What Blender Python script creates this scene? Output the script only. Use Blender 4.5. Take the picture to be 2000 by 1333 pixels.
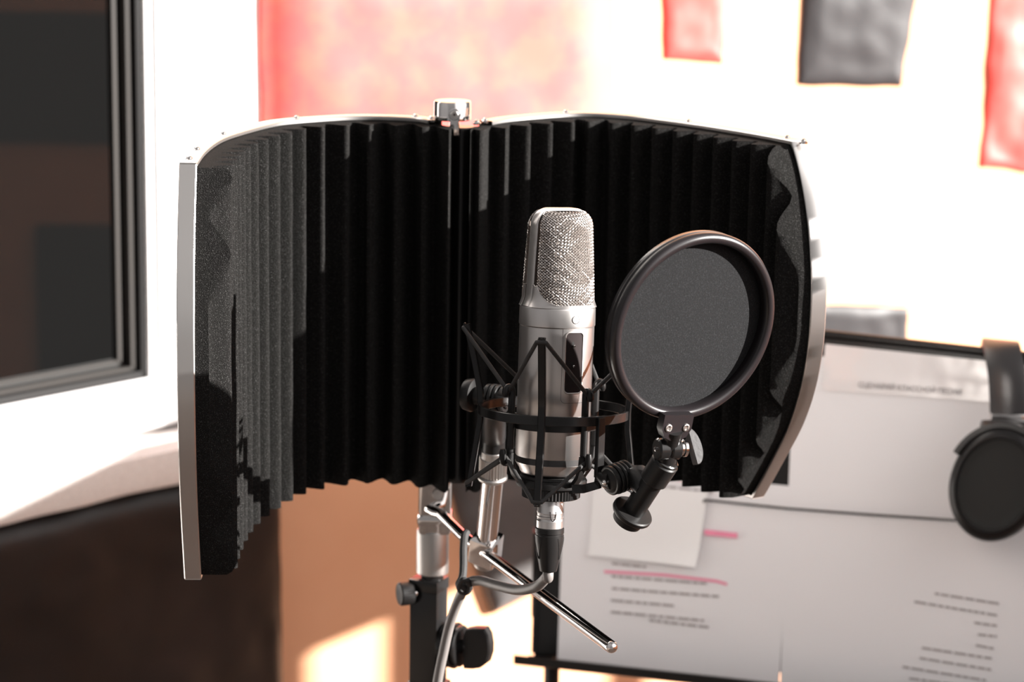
import bpy, bmesh, math, random
from math import sin, cos, pi, radians, sqrt, atan2
from mathutils import Vector, Matrix, noise
random.seed(7)
for o in list(bpy.data.objects): bpy.data.objects.remove(o)
SC = bpy.context.scene
COL = SC.collection

# ------------------------------------------------------------ camera
FPX, PITCH, ROLL = 4700.0, radians(12.5), 0.018
CAM = Vector((0, 0, 1.5))
F_ = Vector((0, cos(PITCH), -sin(PITCH))); R0 = Vector((1, 0, 0)); U0 = Vector((0, sin(PITCH), cos(PITCH)))
R_ = R0*cos(ROLL) + U0*sin(ROLL); U_ = U0*cos(ROLL) - R0*sin(ROLL)
cd = bpy.data.cameras.new('camera'); cam = bpy.data.objects.new('camera', cd); COL.objects.link(cam)
cd.sensor_width = 36; cd.lens = FPX*36/2000
m = Matrix((R_, U_, -F_)).transposed().to_4x4(); m.translation = CAM
cam.matrix_world = m
cd.clip_start = .05
cd.dof.use_dof = True; cd.dof.focus_distance = 1.74; cd.dof.aperture_fstop = 8.0
SC.camera = cam

# ------------------------------------------------------------ light
SC.view_settings.view_transform = 'Standard'; SC.view_settings.look = 'None'
SC.view_settings.exposure = 0.0; SC.view_settings.gamma = 1; SC.view_settings.use_curve_mapping = False
SUN = Vector((.94, -.165, .31)).normalized()
sd = bpy.data.lights.new('sun', 'SUN'); so = bpy.data.objects.new('sun', sd); COL.objects.link(so)
so.rotation_euler = SUN.to_track_quat('Z', 'Y').to_euler(); so.location = (3, -1, 3)
sd.energy = 24; sd.angle = radians(.5); sd.color = (1, .965, .92)
W = bpy.data.worlds.new('world'); SC.world = W; W.use_nodes = True
nt = W.node_tree; nt.nodes.clear()
def N(t, ty, **k):
    n = t.nodes.new(ty)
    for a, b in k.items(): setattr(n, a, b)
    return n
wo = N(nt, 'ShaderNodeOutputWorld'); bg = N(nt, 'ShaderNodeBackground'); tc = N(nt, 'ShaderNodeTexCoord')
def lobe(direction, lo, hi):
    d = N(nt, 'ShaderNodeVectorMath', operation='DOT_PRODUCT'); d.inputs[1].default_value = Vector(direction).normalized()
    nt.links.new(tc.outputs['Generated'], d.inputs[0])
    r = N(nt, 'ShaderNodeMapRange', interpolation_type='SMOOTHSTEP'); r.inputs[1].default_value = lo; r.inputs[2].default_value = hi
    nt.links.new(d.outputs['Value'], r.inputs[0]); return r.outputs[0]
def addn(a, b, k):
    mm = N(nt, 'ShaderNodeMath', operation='MULTIPLY_ADD'); nt.links.new(b, mm.inputs[0]); mm.inputs[1].default_value = k
    if isinstance(a, float): mm.inputs[2].default_value = a
    else: nt.links.new(a, mm.inputs[2])
    return mm.outputs[0]
v = addn(.24, lobe((.75, -.45, .40), .72, .93), 1.7)      # bright window side
v = addn(v, lobe((-.75, -.62, .15), .86, .96), .12)       # added pale glow behind to the left, for the chrome reflections
v = addn(v, lobe((0, 0, 1), .1, .9), .2)                 # pale ceiling
bc = N(nt, 'ShaderNodeRGB'); bc.outputs[0].default_value = (1, .955, .94, 1)
nt.links.new(bc.outputs[0], bg.inputs[0]); nt.links.new(v, bg.inputs[1]); nt.links.new(bg.outputs[0], wo.inputs[0])

# ------------------------------------------------------------ helpers
def ray(px, py):
    return F_ + R_*((px-1000)/FPX) - U_*((py-666.5)/FPX)
def at(px, py, Y):
    d = ray(px, py); return CAM + d*(Y/d.y)
def atz(px, py, z):
    d = ray(px, py); return CAM + d*((z-CAM.z)/d.z)
def onp(px, py, P, n, off=0.0):
    d = ray(px, py); n = Vector(n)
    return CAM + d*(((Vector(P)-CAM).dot(n)+off)/d.dot(n))

class MB:
    def __init__(s): s.v = []; s.f = []
    def add(s, V, Fc, M=None):
        k = len(s.v); s.v += [tuple(M @ Vector(p)) if M is not None else tuple(p) for p in V]
        s.f += [tuple(i+k for i in f) for f in Fc]; return s
    def tube(s, pts, r, seg=12, closed=False, caps=True, M=None):
        pts = [Vector(p) for p in pts]; n = len(pts)
        rs = r if isinstance(r, (list, tuple)) else [r]*n
        T = []
        for i in range(n):
            if closed: t = pts[(i+1) % n]-pts[i-1]
            else: t = pts[min(i+1, n-1)]-pts[max(i-1, 0)]
            T.append(t.normalized())
        a = Vector((0, 0, 1)) if abs(T[0].z) < .9 else Vector((1, 0, 0))
        u = T[0].cross(a).normalized(); V = []; Fc = []
        for i in range(n):
            u = (u - T[i]*u.dot(T[i])).normalized(); w = T[i].cross(u)
            for j in range(seg):
                q = 2*pi*j/seg; V.append(pts[i]+(u*cos(q)+w*sin(q))*rs[i])
        for i in range(n if closed else n-1):
            i2 = (i+1) % n
            for j in range(seg):
                j2 = (j+1) % seg; Fc.append((i*seg+j, i*seg+j2, i2*seg+j2, i2*seg+j))
        if caps and not closed:
            Fc.append(tuple(range(seg))[::-1]); Fc.append(tuple((n-1)*seg+j for j in range(seg)))
        return s.add(V, Fc, M)
    def lathe(s, prof, M=None, seg=48, sx=1.0, sy=1.0, ripple=None):
        V = []; Fc = []; n = len(prof)
        for r, z in prof:
            for j in range(seg):
                q = 2*pi*j/seg; rr = r
                if ripple and ripple[0] <= z <= ripple[1]: rr = r+ripple[2]*(1 if j % 2 else -1)
                V.append((rr*cos(q)*sx, rr*sin(q)*sy, z))
        for i in range(n-1):
            for j in range(seg):
                j2 = (j+1) % seg; Fc.append((i*seg+j, i*seg+j2, (i+1)*seg+j2, (i+1)*seg+j))
        if prof[0][0] > 0: Fc.append(tuple(range(seg))[::-1])
        if prof[-1][0] > 0: Fc.append(tuple((n-1)*seg+j for j in range(seg)))
        return s.add(V, Fc, M)
    def cyl(s, p0, p1, r, r1=None, seg=32, bev=.0006, ripple=0):
        p0 = Vector(p0); p1 = Vector(p1); r1 = r if r1 is None else r1; L = (p1-p0).length
        b = min(bev, L*.3, r*.5)
        M = (p1-p0).to_track_quat('Z', 'Y').to_matrix().to_4x4(); M.translation = p0
        if ripple: prof = [(r-b, 0), (r, b), (r, b*1.01), (r1, L-b*1.01), (r1, L-b), (r1-b, L)]; return s.lathe(prof, M, seg, ripple=(b*1.005, L-b*1.005, ripple))
        return s.lathe([(r-b, 0), (r, b), (r1, L-b), (r1-b, L)], M, seg)
    def box(s, c, size, M=None, bev=0.0):
        bm = bmesh.new(); bmesh.ops.create_cube(bm, size=1)
        for v_ in bm.verts: v_.co = Vector((v_.co.x*size[0], v_.co.y*size[1], v_.co.z*size[2]))
        if bev: bmesh.ops.bevel(bm, geom=bm.edges[:], offset=bev, segments=2, affect='EDGES', profile=.6)
        bm.verts.index_update()
        V = [v_.co + Vector(c) if M is None else v_.co+Vector(c) for v_ in bm.verts]; Fc = [tuple(x.index for x in f.verts) for f in bm.faces]; bm.free()
        return s.add(V, Fc, M)
    def grid(s, rows, closed=False):
        n = len(rows[0]); V = [p for r in rows for p in r]; Fc = []
        for i in range(len(rows)-1):
            for j in range(n if closed else n-1):
                j2 = (j+1) % n; Fc.append((i*n+j, i*n+j2, (i+1)*n+j2, (i+1)*n+j))
        return s.add(V, Fc)
    def sweep(s, pts, a, b, na, M=None, closed=False):
        """rectangular bar through pts; a = half width along vectors na[i], b = half thickness"""
        V = []; Fc = []; n = len(pts); pts = [Vector(p) for p in pts]
        for i in range(n):
            t = (pts[(i+1) % n]-pts[i-1]) if closed else (pts[min(i+1, n-1)]-pts[max(i-1, 0)])
            t.normalize(); A = Vector(na[i] if isinstance(na, list) else na); A = (A-t*A.dot(t)).normalized(); B = t.cross(A)
            c = .25
            for x, y in ((1, 1-c), (1-c, 1), (-1+c, 1), (-1, 1-c), (-1, -1+c), (-1+c, -1), (1-c, -1), (1, -1+c)):
                # chamfer uses thickness so corners stay even
                V.append(pts[i]+A*(a*(x if abs(x) == 1 else (abs(x)/x)*(a-c*b)/a))+B*b*y)
        for i in range(n if closed else n-1):
            i2 = (i+1) % n
            for j in range(8): Fc.append((i*8+j, i*8+(j+1) % 8, i2*8+(j+1) % 8, i2*8+j))
        if not closed: Fc.append(tuple(range(8))[::-1]); Fc.append(tuple((n-1)*8+j for j in range(8)))
        return s.add(V, Fc, M)

def wloc(o):
    l = Vector((0, 0, 0))
    while o: l += o.location; o = o.parent
    return l
def mk(name, mb, mat, parent=None, smooth=35, label=None, merge=False):
    me = bpy.data.meshes.new(name); o = bpy.data.objects.new(name, me); COL.objects.link(o)
    if parent: o.parent = parent
    base = wloc(parent) if parent else Vector((0, 0, 0))
    if not parent:
        c = [sum(v_[i] for v_ in mb.v)/len(mb.v) for i in range(2)]; base = Vector((c[0], c[1], min(v_[2] for v_ in mb.v))); o.location = base
    me.from_pydata([tuple(Vector(p)-base) for p in mb.v], [], mb.f); me.validate()
    bm = bmesh.new(); bm.from_mesh(me)
    if merge: bmesh.ops.remove_doubles(bm, verts=bm.verts, dist=1e-5)
    bmesh.ops.recalc_face_normals(bm, faces=bm.faces); bm.to_mesh(me); bm.free()
    me.materials.append(mat)
    if smooth:
        for p in me.polygons: p.use_smooth = True
        me.set_sharp_from_angle(angle=radians(smooth))
    if label: o['label'] = label
    return o
def thing(name, loc, label, cat, group=None):
    o = bpy.data.objects.new(name, None); COL.objects.link(o); o.location = loc; o.empty_display_size = .02
    return tag(o, label, cat, group)
def tag(o, label, cat, group=None):
    o['label'] = label; o['category'] = cat
    if group: o['group'] = group
    return o
def struct(o): o['kind'] = 'structure'; return o

def mat(name, col, rough=.5, metal=0.0, spec=.5, bump=None, var=None, **kw):
    """bump=(scale, strength, dist)  var=(scale, colour2, lo, hi)"""
    M = bpy.data.materials.new(name); M.use_nodes = True; t = M.node_tree; b = t.nodes['Principled BSDF']
    b.inputs['Base Color'].default_value = (*col, 1); b.inputs['Roughness'].default_value = rough
    b.inputs['Metallic'].default_value = metal; b.inputs['Specular IOR Level'].default_value = spec
    for k, v_ in kw.items(): b.inputs[k.replace('_', ' ')].default_value = v_
    tcx = N(t, 'ShaderNodeTexCoord')
    if var:
        n = N(t, 'ShaderNodeTexNoise'); n.inputs['Scale'].default_value = var[0]; n.inputs['Detail'].default_value = 4
        t.links.new(tcx.outputs['Object'], n.inputs['Vector'])
        r = N(t, 'ShaderNodeMapRange'); r.inputs[1].default_value = var[2]; r.inputs[2].default_value = var[3]
        t.links.new(n.outputs['Fac'], r.inputs[0])
        mx = N(t, 'ShaderNodeMix', data_type='RGBA'); mx.inputs[6].default_value = (*col, 1); mx.inputs[7].default_value = (*var[1], 1)
        t.links.new(r.outputs[0], mx.inputs[0]); t.links.new(mx.outputs[2], b.inputs['Base Color'])
    if bump:
        n = N(t, 'ShaderNodeTexNoise'); n.inputs['Scale'].default_value = bump[0]; n.inputs['Detail'].default_value = 3
        t.links.new(tcx.outputs['Object'], n.inputs['Vector'])
        bp = N(t, 'ShaderNodeBump'); bp.inputs['Strength'].default_value = bump[1]; bp.inputs['Distance'].default_value = bump[2]
        t.links.new(n.outputs['Fac'], bp.inputs['Height']); t.links.new(bp.outputs[0], b.inputs['Normal'])
    return M

M_wall = mat('orange_plaster', (.86, .46, .27), .9, bump=(120, .12, .002), var=(6, (.82, .42, .24), .4, .7))
M_white = mat('white_plaster', (.93, .90, .87), .9, bump=(150, .15, .002))
M_pvc = mat('white_window_plastic', (.86, .85, .85), .35)
M_sill = mat('speckled_sill', (.84, .80, .77), .6, var=(300, (.74, .70, .67), .45, .65))
M_gasket = mat('black_rubber_gasket', (.008, .0075, .0075), .6, spec=.2)
M_spacer = mat('grey_spacer', (.03, .027, .025), .6, spec=.2)
M_glass = mat('dark_window_glass', (.004, .004, .004), .02, spec=.3)
M_floor = mat('wood_floor', (.20, .165, .14), .5, var=(3, (.16, .13, .11), .4, .6))
M_foam = mat('black_foam', (.0092, .0088, .0085), 1.0, spec=.05, bump=(1300, .9, .0012), var=(1500, (.082, .080, .078), .56, .78))
M_steel = mat('satin_steel', (.62, .60, .585), .34, 1.0, bump=(30, .05, .002))
M_sheet = mat('perforated_back_steel', (.55, .54, .53), .35, 1.0)
M_chrome = mat('chrome', (.80, .77, .755), .05, 1.0)
M_knurl = mat('knurled_steel', (.47, .45, .435), .32, 1.0, bump=(1500, .5, .0004))
M_mic = mat('satin_nickel', (.60, .575, .565), .34, 1.0, bump=(2500, .06, .0002))
M_wire = mat('grille_wire', (.60, .565, .545), .4, 1.0)
M_inner = mat('inner_fine_mesh', (.22, .18, .155), .5, .8, bump=(2600, 1, .0005), var=(2200, (.06, .05, .045), .4, .6))
M_dark = mat('dark_recess_shade', (.02, .015, .015), .75, spec=.1)  # includes the rim's shade on the switch panel; also seam, socket, latch mark
M_band = mat('smoked_band', (.05, .048, .048), .3, .5)
M_blackm = mat('black_lacquered_metal', (.008, .0075, .0075), .22, spec=.4)
M_blackp = mat('black_plastic', (.008, .0075, .0075), .36, spec=.3, bump=(900, .1, .0003))
M_cord = mat('black_elastic_cord', (.02, .019, .019), .7, bump=(1800, .7, .0006))
M_ring = mat('pop_filter_ring_plastic', (.010, .008, .009), .28, bump=(500, .05, .0003))
M_nylon = mat('pop_filter_nylon', (.0045, .0045, .005), .9, spec=.2, bump=(900, .4, .0006), var=(1100, (.015, .015, .0165), .5, .72))
M_cable = mat('grey_cable_rubber', (.15, .138, .132), .4)
M_leather = mat('black_leatherette', (.007, .006, .0055), .45, spec=.35, bump=(220, .35, .0012), var=(4, (.014, .012, .012), .4, .6))
M_gleather = mat('grey_leatherette', (.032, .030, .032), .5, bump=(180, .25, .0012))
M_pad = mat('pale_grey_leatherette', (.13, .125, .125), .32, spec=.6, bump=(120, .2, .001), var=(7, (.08, .075, .072), .4, .65))
M_red = mat('red_satin', (.78, .055, .045), .5, var=(14, (.84, .12, .10), .35, .7), Sheen_Weight=.3)
M_redbig = mat('mottled_red_cloth', (.80, .10, .095), .6, var=(22, (.84, .135, .10), .4, .62), Sheen_Weight=.2)
M_paper = mat('white_paper', (.80, .785, .80), .6, bump=(14, .25, .006))
M_paper2 = mat('bright_paper', (.85, .84, .84), .55, bump=(10, .2, .005))
M_sleeve = mat('glossy_plastic_sleeve', (.78, .755, .76), .12, spec=.7, bump=(9, .35, .012))
M_ink = mat('faded_grey_ink', (.36, .33, .33), .8)
M_inkd = mat('dark_ink', (.16, .14, .14), .8)
M_pink = mat('pink_highlighter', (.86, .28, .42), .7)
M_hp = mat('headphone_plastic', (.010, .009, .009), .32, spec=.35, bump=(500, .08, .0003))
M_hpb = mat('headband_leatherette', (.035, .033, .034), .36, bump=(300, .2, .0006))
M_hpc = mat('ear_cushion', (.012, .012, .011), .8)

# ============================================================ ROOM
CORN = Vector((-.324, 3.2, 0))
aL = radians(46); dL = Vector((-cos(aL), -sin(aL), 0)); nL = Vector((sin(aL), -cos(aL), 0))
aB = radians(-22); dB = Vector((cos(aB), -sin(aB), 0)); nB = Vector((-sin(aB), -cos(aB), 0))
def wallL(u, z, n=0.0): return CORN + dL*u + nL*n + Vector((0, 0, z))
def LW(px, py, off=0.0):      # point on the left wall -> (u, z)
    p = onp(px, py, CORN, nL, off); return (p-CORN).dot(dL), p.z
def BW(px, py, off=0.0):
    p = onp(px, py, CORN, nB, off); return (p-CORN).dot(dB), p.z
def slab(fn, u0, u1, z0, z1, n0, n1, bev=0.0):
    mb = MB(); A = fn(0, 0, 0); ex = fn(1, 0, 0)-A; ez = Vector((0, 0, 1)); en = fn(0, 0, 1)-A
    M = Matrix((ex, en, ez)).transposed().to_4x4(); M.translation = A
    mb.box(((u0+u1)/2, (n0+n1)/2, (z0+z1)/2), (u1-u0, n1-n0, z1-z0), M, bev); return mb
def wallB(u, z, n=0.0): return CORN + dB*u + nB*n + Vector((0, 0, z))

struct(mk('floor', MB().box((0.3, 1.0, -.03), (6.4, 6.4, .06)), M_floor, smooth=0))
struct(mk('wall_back', slab(wallB, -.05, 2.62, 0, 2.7, -.12, 0), M_wall, smooth=0))
# left wall with its window opening (sash below)
uf_r, _ = LW(394, 300)        # right outer edge of the window frame
u_in, _ = LW(297, 300)
u_gl, _ = LW(246, 300)
_, z_gl = LW(297, 743)        # bottom of the dark gasket at its right corner
_, z_fb = LW(330, 838)        # bottom of the frame
_, z_sb = LW(355, 935, .05)
u_op = uf_r-.012
UW = u_op+1.15; ZT = 2.2
mbw = slab(wallL, -.05, u_op, 0, 2.7, -.25, 0)
for a in (slab(wallL, u_op, UW, 0, z_fb-.012, -.25, 0), slab(wallL, u_op, UW, ZT, 2.7, -.25, 0), slab(wallL, UW, UW+.12, 0, 2.7, -.25, 0)): mbw.add(a.v, a.f)
struct(mk('wall_left', mbw, M_white, smooth=0))
# window: outer frame, sash, gasket, spacers, glass
win = struct(bpy.data.objects.new('window_1', None)); COL.objects.link(win); win.location = wallL(u_op+.5, z_fb)
fw = u_in-uf_r
mb = MB()
for a in (slab(wallL, u_op+.002, u_op+.028, z_fb-.012, ZT, -.10, -.03, .003), slab(wallL, u_op, UW, z_fb-.012, z_fb+.02, -.10, -.02, .003)): mb.add(a.v, a.f)
mk('frame', mb, M_pvc, win)
mb = MB()
for a in (slab(wallL, uf_r+.002, u_in-.010, z_fb+.004, ZT, -.07, .0, .006), slab(wallL, uf_r+.002, UW, z_fb+.004, z_gl-.012, -.07, .0, .006),
          slab(wallL, u_in-.013, u_in+.002, z_fb+.02, ZT, -.07, -.008, .005), slab(wallL, uf_r+.02, UW, z_gl-.016, z_gl, -.07, -.008, .005)): mb.add(a.v, a.f)
mk('sash', mb, M_pvc, win)
mb = MB()
du = u_gl-u_in
for a in (slab(wallL, u_in, u_in+du*.28, z_gl, ZT, -.06, -.014, .001), slab(wallL, u_in, UW, z_gl-.001, z_gl+.010, -.06, -.014, .001)): mb.add(a.v, a.f)
mk('gasket', mb, M_gasket, win)
mb = MB()
for k, (q, w_, m_) in enumerate(((.36, .16, -.022), (.76, .13, -.030))):
    for a in (slab(wallL, u_in+du*q, u_in+du*(q+w_), z_gl+.012+.010*k, ZT, -.06, m_), slab(wallL, u_in+du*q, UW, z_gl+.012+.010*k, z_gl+.016+.010*k, -.06, m_)): mb.add(a.v, a.f)
mk('spacer', mb, M_spacer, win, smooth=0)
mk('glass', slab(wallL, u_in, UW, z_gl-.005, ZT, -.045, -.036), M_glass, win, smooth=0)
# sill
mb = MB(); rows = []
for i in range(60):
    u = -.02+ (UW+.02)*i/59; wob = .004*noise.noise((u*9, 1, 0)); r = []
    zt = z_fb+.0; zb = z_fb-.062
    for n_, z_ in ((-.10, zb+wob), (-.10, zt), (.040, zt-.004), (.050, zt-.014), (.050, zb+.008+wob), (.045, zb+wob)): r.append(wallL(u, z_, n_))
    rows.append(r)
mb.grid(rows, closed=True); mb.f.append(tuple(range(6))); mb.f.append(tuple(59*6+j for j in range(6)))
struct(mk('trim_1', mb, M_sill))
# right wall, out of frame: low parapet under the big window the sun comes through
XR = 2.3
def wallR(u, z, n=0.0): return Vector((XR-n, 2.75-u, z))
# (unseen pier, transom and slim mullion, added to shape the sun patches on the walls)
_pu = onp(756, 1169, CORN, nB); ZTR = _pu.z + SUN.z/SUN.x*(XR-_pu.x); YMU = onp(775, 1250, CORN, nB); YMU = YMU.y+SUN.y/SUN.x*(XR-YMU.x)
ZPT = z_sb+.045 + SUN.z/SUN.x*(XR+.52)
def yhit(px, py): p = onp(px, py, CORN, nB); return p.y+SUN.y/SUN.x*(XR-p.x)
YP, YQ = yhit(562, 1280), yhit(1180, 1100)
wr = slab(wallR, 2.75-YP, 4.4, 0, 1.05, -.10, 0); a = slab(wallR, -1.5, 2.75-YP, 0, .74, -.10, 0); wr.add(a.v, a.f)
struct(mk('wall_right', wr, M_wall, smooth=0))
wr = slab(wallR, 2.75-YP, 2.75-1.97, 1.05, ZPT, -.10, 0)
for a in (slab(wallR, 2.75-YQ, 2.75-YP, ZTR, ZPT, -.10, 0), slab(wallR, 2.72-YQ, 2.75-YQ, .74, ZTR, -.06, -.03)): wr.add(a.v, a.f)
struct(mk('sun_block_pier', wr, M_white, smooth=0))  # added sun blockers; their white also shows pale in the microphone metal
wn = struct(bpy.data.objects.new('window_2', None)); COL.objects.link(wn); wn.location = (XR, YMU, .74)
mk('mullion', slab(wallR, 2.75-YMU-.016, 2.75-YMU+.016, .74, ZTR, -.06, -.03), M_pvc, wn)

def pad(name, quad, P, n, t, m_, label, cat, wr=.004, ed=.03, nn=46, seed=0, bulge=1.0):
    """padded acoustic panel: quad = 4 photo points (tl, tr, br, bl) seen on the wall plane raised by t"""
    n = Vector(n); c = [onp(a, b, P, n, t*.8) - n*(t*.8) for a, b in quad]
    rows = []; w = (c[1]-c[0]).length; h = (c[3]-c[0]).length
    for j in range(nn+1):
        r = []
        for i in range(nn+1):
            u = i/nn; v_ = j/nn
            u = .5-.5*cos(pi*u); v_ = .5-.5*cos(pi*v_)
            p = (c[0]*(1-u)+c[1]*u)*(1-v_) + (c[3]*(1-u)+c[2]*u)*v_
            e = min(u*w, (1-u)*w, v_*h, (1-v_)*h)
            q = min(1, e/ed); hh = t*(sqrt(max(0, 1-(1-q)**2)) if q < 1 else 1)
            hh *= 1 + .05*bulge*sin(pi*u)*sin(pi*v_)
            k = noise.noise(p*9+Vector((seed, 0, 0)))*wr*1.4 + noise.noise(p*26+Vector((seed, 3, 0)))*wr*.6
            edge_w = noise.noise(p*22+Vector((0, seed, 0)))*wr*.8*(1-q)
            r.append(p + n*(hh+k*q) + (Vector((0, 0, 1))*edge_w if abs(v_-.5) > .4 else n.cross(Vector((0, 0, 1)))*edge_w))
        rows.append(r)
    mb = MB(); mb.grid(rows)
    # back rim to the wall
    N1 = nn+1; edge = [i for i in range(N1)]+[i*N1+nn for i in range(1, N1)]+[nn*N1+i for i in range(nn-1, -1, -1)]+[i*N1 for i in range(nn-1, 0, -1)]
    k = len(mb.v)
    for e in edge: p = Vector(mb.v[e]); mb.v.append(tuple(p - n*((p-Vector(P)).dot(n)-.0005)))
    L = len(edge)
    for i in range(L): mb.f.append((edge[i], edge[(i+1) % L], k+(i+1) % L, k+i))
    mb.f.append(tuple(k+i for i in range(L)))
    return tag(mk(name, mb, m_, smooth=60), label, cat)

pad('acoustic_panel', [(509, -120), (1219, -120), (1216, 640), (528, 640)], CORN, nB, .045, M_redbig,
    'large mottled red and pink padded panel on the wall behind the foam shield', 'acoustic panel', wr=.003, ed=.09, seed=1)
pad('acoustic_panel', [(1297, -130), (1420, -130), (1414, 126), (1300, 116)], CORN, nB, .007, M_red,
    'small narrow red padded panel on the wall right of the large mottled one', 'acoustic panel', wr=.004, ed=.022, seed=2)
pad('acoustic_panel', [(1578, -150), (1815, -150), (1764, 170), (1562, 165)], CORN, nB, .008, M_gleather,
    'black leatherette padded panel hanging between two red panels', 'acoustic panel', wr=.004, ed=.03, seed=3)
pad('acoustic_panel', [(1948, -150), (2190, -150), (2180, 352), (1917, 328)], CORN, nB, .007, M_red,
    'red creased panel cut by the right edge of the photo', 'acoustic panel', wr=.007, ed=.02, seed=4)
pad('acoustic_panel', [(1440, 590), (1778, 602), (1770, 900), (1440, 890)], CORN, nB, .008, M_gleather,
    'grey padded panel low on the wall showing just above the music stand', 'acoustic panel', wr=.004, ed=.02, seed=5)
pad('acoustic_panel', [(872, 925), (1085, 850), (1168, 1110), (966, 1206)], CORN, nB, .02, M_pad,
    'grey leatherette padded panel hung askew behind the microphone plug', 'acoustic panel', wr=.003, ed=.03, seed=6)
pad('acoustic_panel', [(-90, 1040), (560, 882), (568, 1480), (-90, 1600)], CORN, nL, .045, M_leather,
    'large black leatherette padded panel under the window sill', 'acoustic panel', wr=.004, ed=.035, seed=8, bulge=2)
# panel on the parapet wall (seen only as a reflection in the window glass)
for i, (a, b, c, d) in enumerate(((-.05, .42, .68, 1.0), (-.05, .26, .08, .48))):
    tag(mk('acoustic_panel', slab(wallR, a, b, c, d, .001, .03, .012), M_leather), ('upper black padded panel on the low right wall, mirrored in the window glass', 'lower black padded panel on the low right wall, mirrored in the window glass')[i], 'acoustic panel')

# ============================================================ FOAM SHIELD
ZTOP, ZBOT = 1.241, .9228
def smooth_curve(P, n=240):
    P = [Vector((a, b, 0)) for a, b in P]; out = []
    for i in range(len(P)-1):
        p0 = P[max(i-1, 0)]; p1 = P[i]; p2 = P[i+1]; p3 = P[min(i+2, len(P)-1)]
        if i == 0: p0 = p1*2-p2
        if i == len(P)-2: p3 = p2*2-p1
        for k in range(24):
            t = k/24; out.append(.5*((2*p1)+(-p0+p2)*t+(2*p0-5*p1+4*p2-p3)*t*t+(-p0+3*p1-3*p2+p3)*t**3))
    out.append(P[-1])
    for _ in range(30): out = [out[0]]+[(out[i-1]+out[i]*2+out[i+1])/4 for i in range(1, len(out)-1)]+[out[-1]]
    return out
class Curve:
    def __init__(s, P, inward):
        s.p = smooth_curve(P); s.c = [0]
        for i in range(1, len(s.p)): s.c.append(s.c[-1]+(s.p[i]-s.p[i-1]).length)
        s.sg = inward
    def at(s, x):
        x = max(0, min(x, s.c[-1]-1e-6)); lo, hi = 0, len(s.c)-1
        while hi-lo > 1:
            md = (lo+hi)//2
            if s.c[md] <= x: lo = md
            else: hi = md
        k = (x-s.c[lo])/(s.c[hi]-s.c[lo]); p = s.p[lo].lerp(s.p[hi], k)
        a = s.p[max(lo-2, 0)]; b = s.p[min(hi+2, len(s.p)-1)]; t = (b-a).normalized()
        return p, Vector((-t.y, t.x, 0))*s.sg, t
    def len_to(s, pt):
        pt = Vector((*pt, 0)); i = min(range(len(s.p)), key=lambda i: (s.p[i]-pt).length); return s.c[i]
def interp(tab, z):
    if z >= tab[0][0]: return tab[0][1]
    for (a, b), (c, d) in zip(tab, tab[1:]):
        if z >= c:
            t = (z-c)/(a-c); t2 = t; return d+(b-d)*t2
    return tab[-1][1]
def smooth_tab(tab, n=60):
    zs = [ZTOP-(ZTOP-ZBOT)*i/n for i in range(n+1)]; v_ = [interp(tab, z) for z in zs]
    for _ in range(10): v_ = [v_[0]]+[(v_[i-1]+2*v_[i]+v_[i+1])/4 for i in range(1, n)]+[v_[-1]]
    return zs, v_
shield = thing('reflection_filter', (-.046, 2.02, .80), 'curved two-wing acoustic shield lined with black ridged foam on a steel frame', 'acoustic shield')
PITCH_R = .0240
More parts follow.
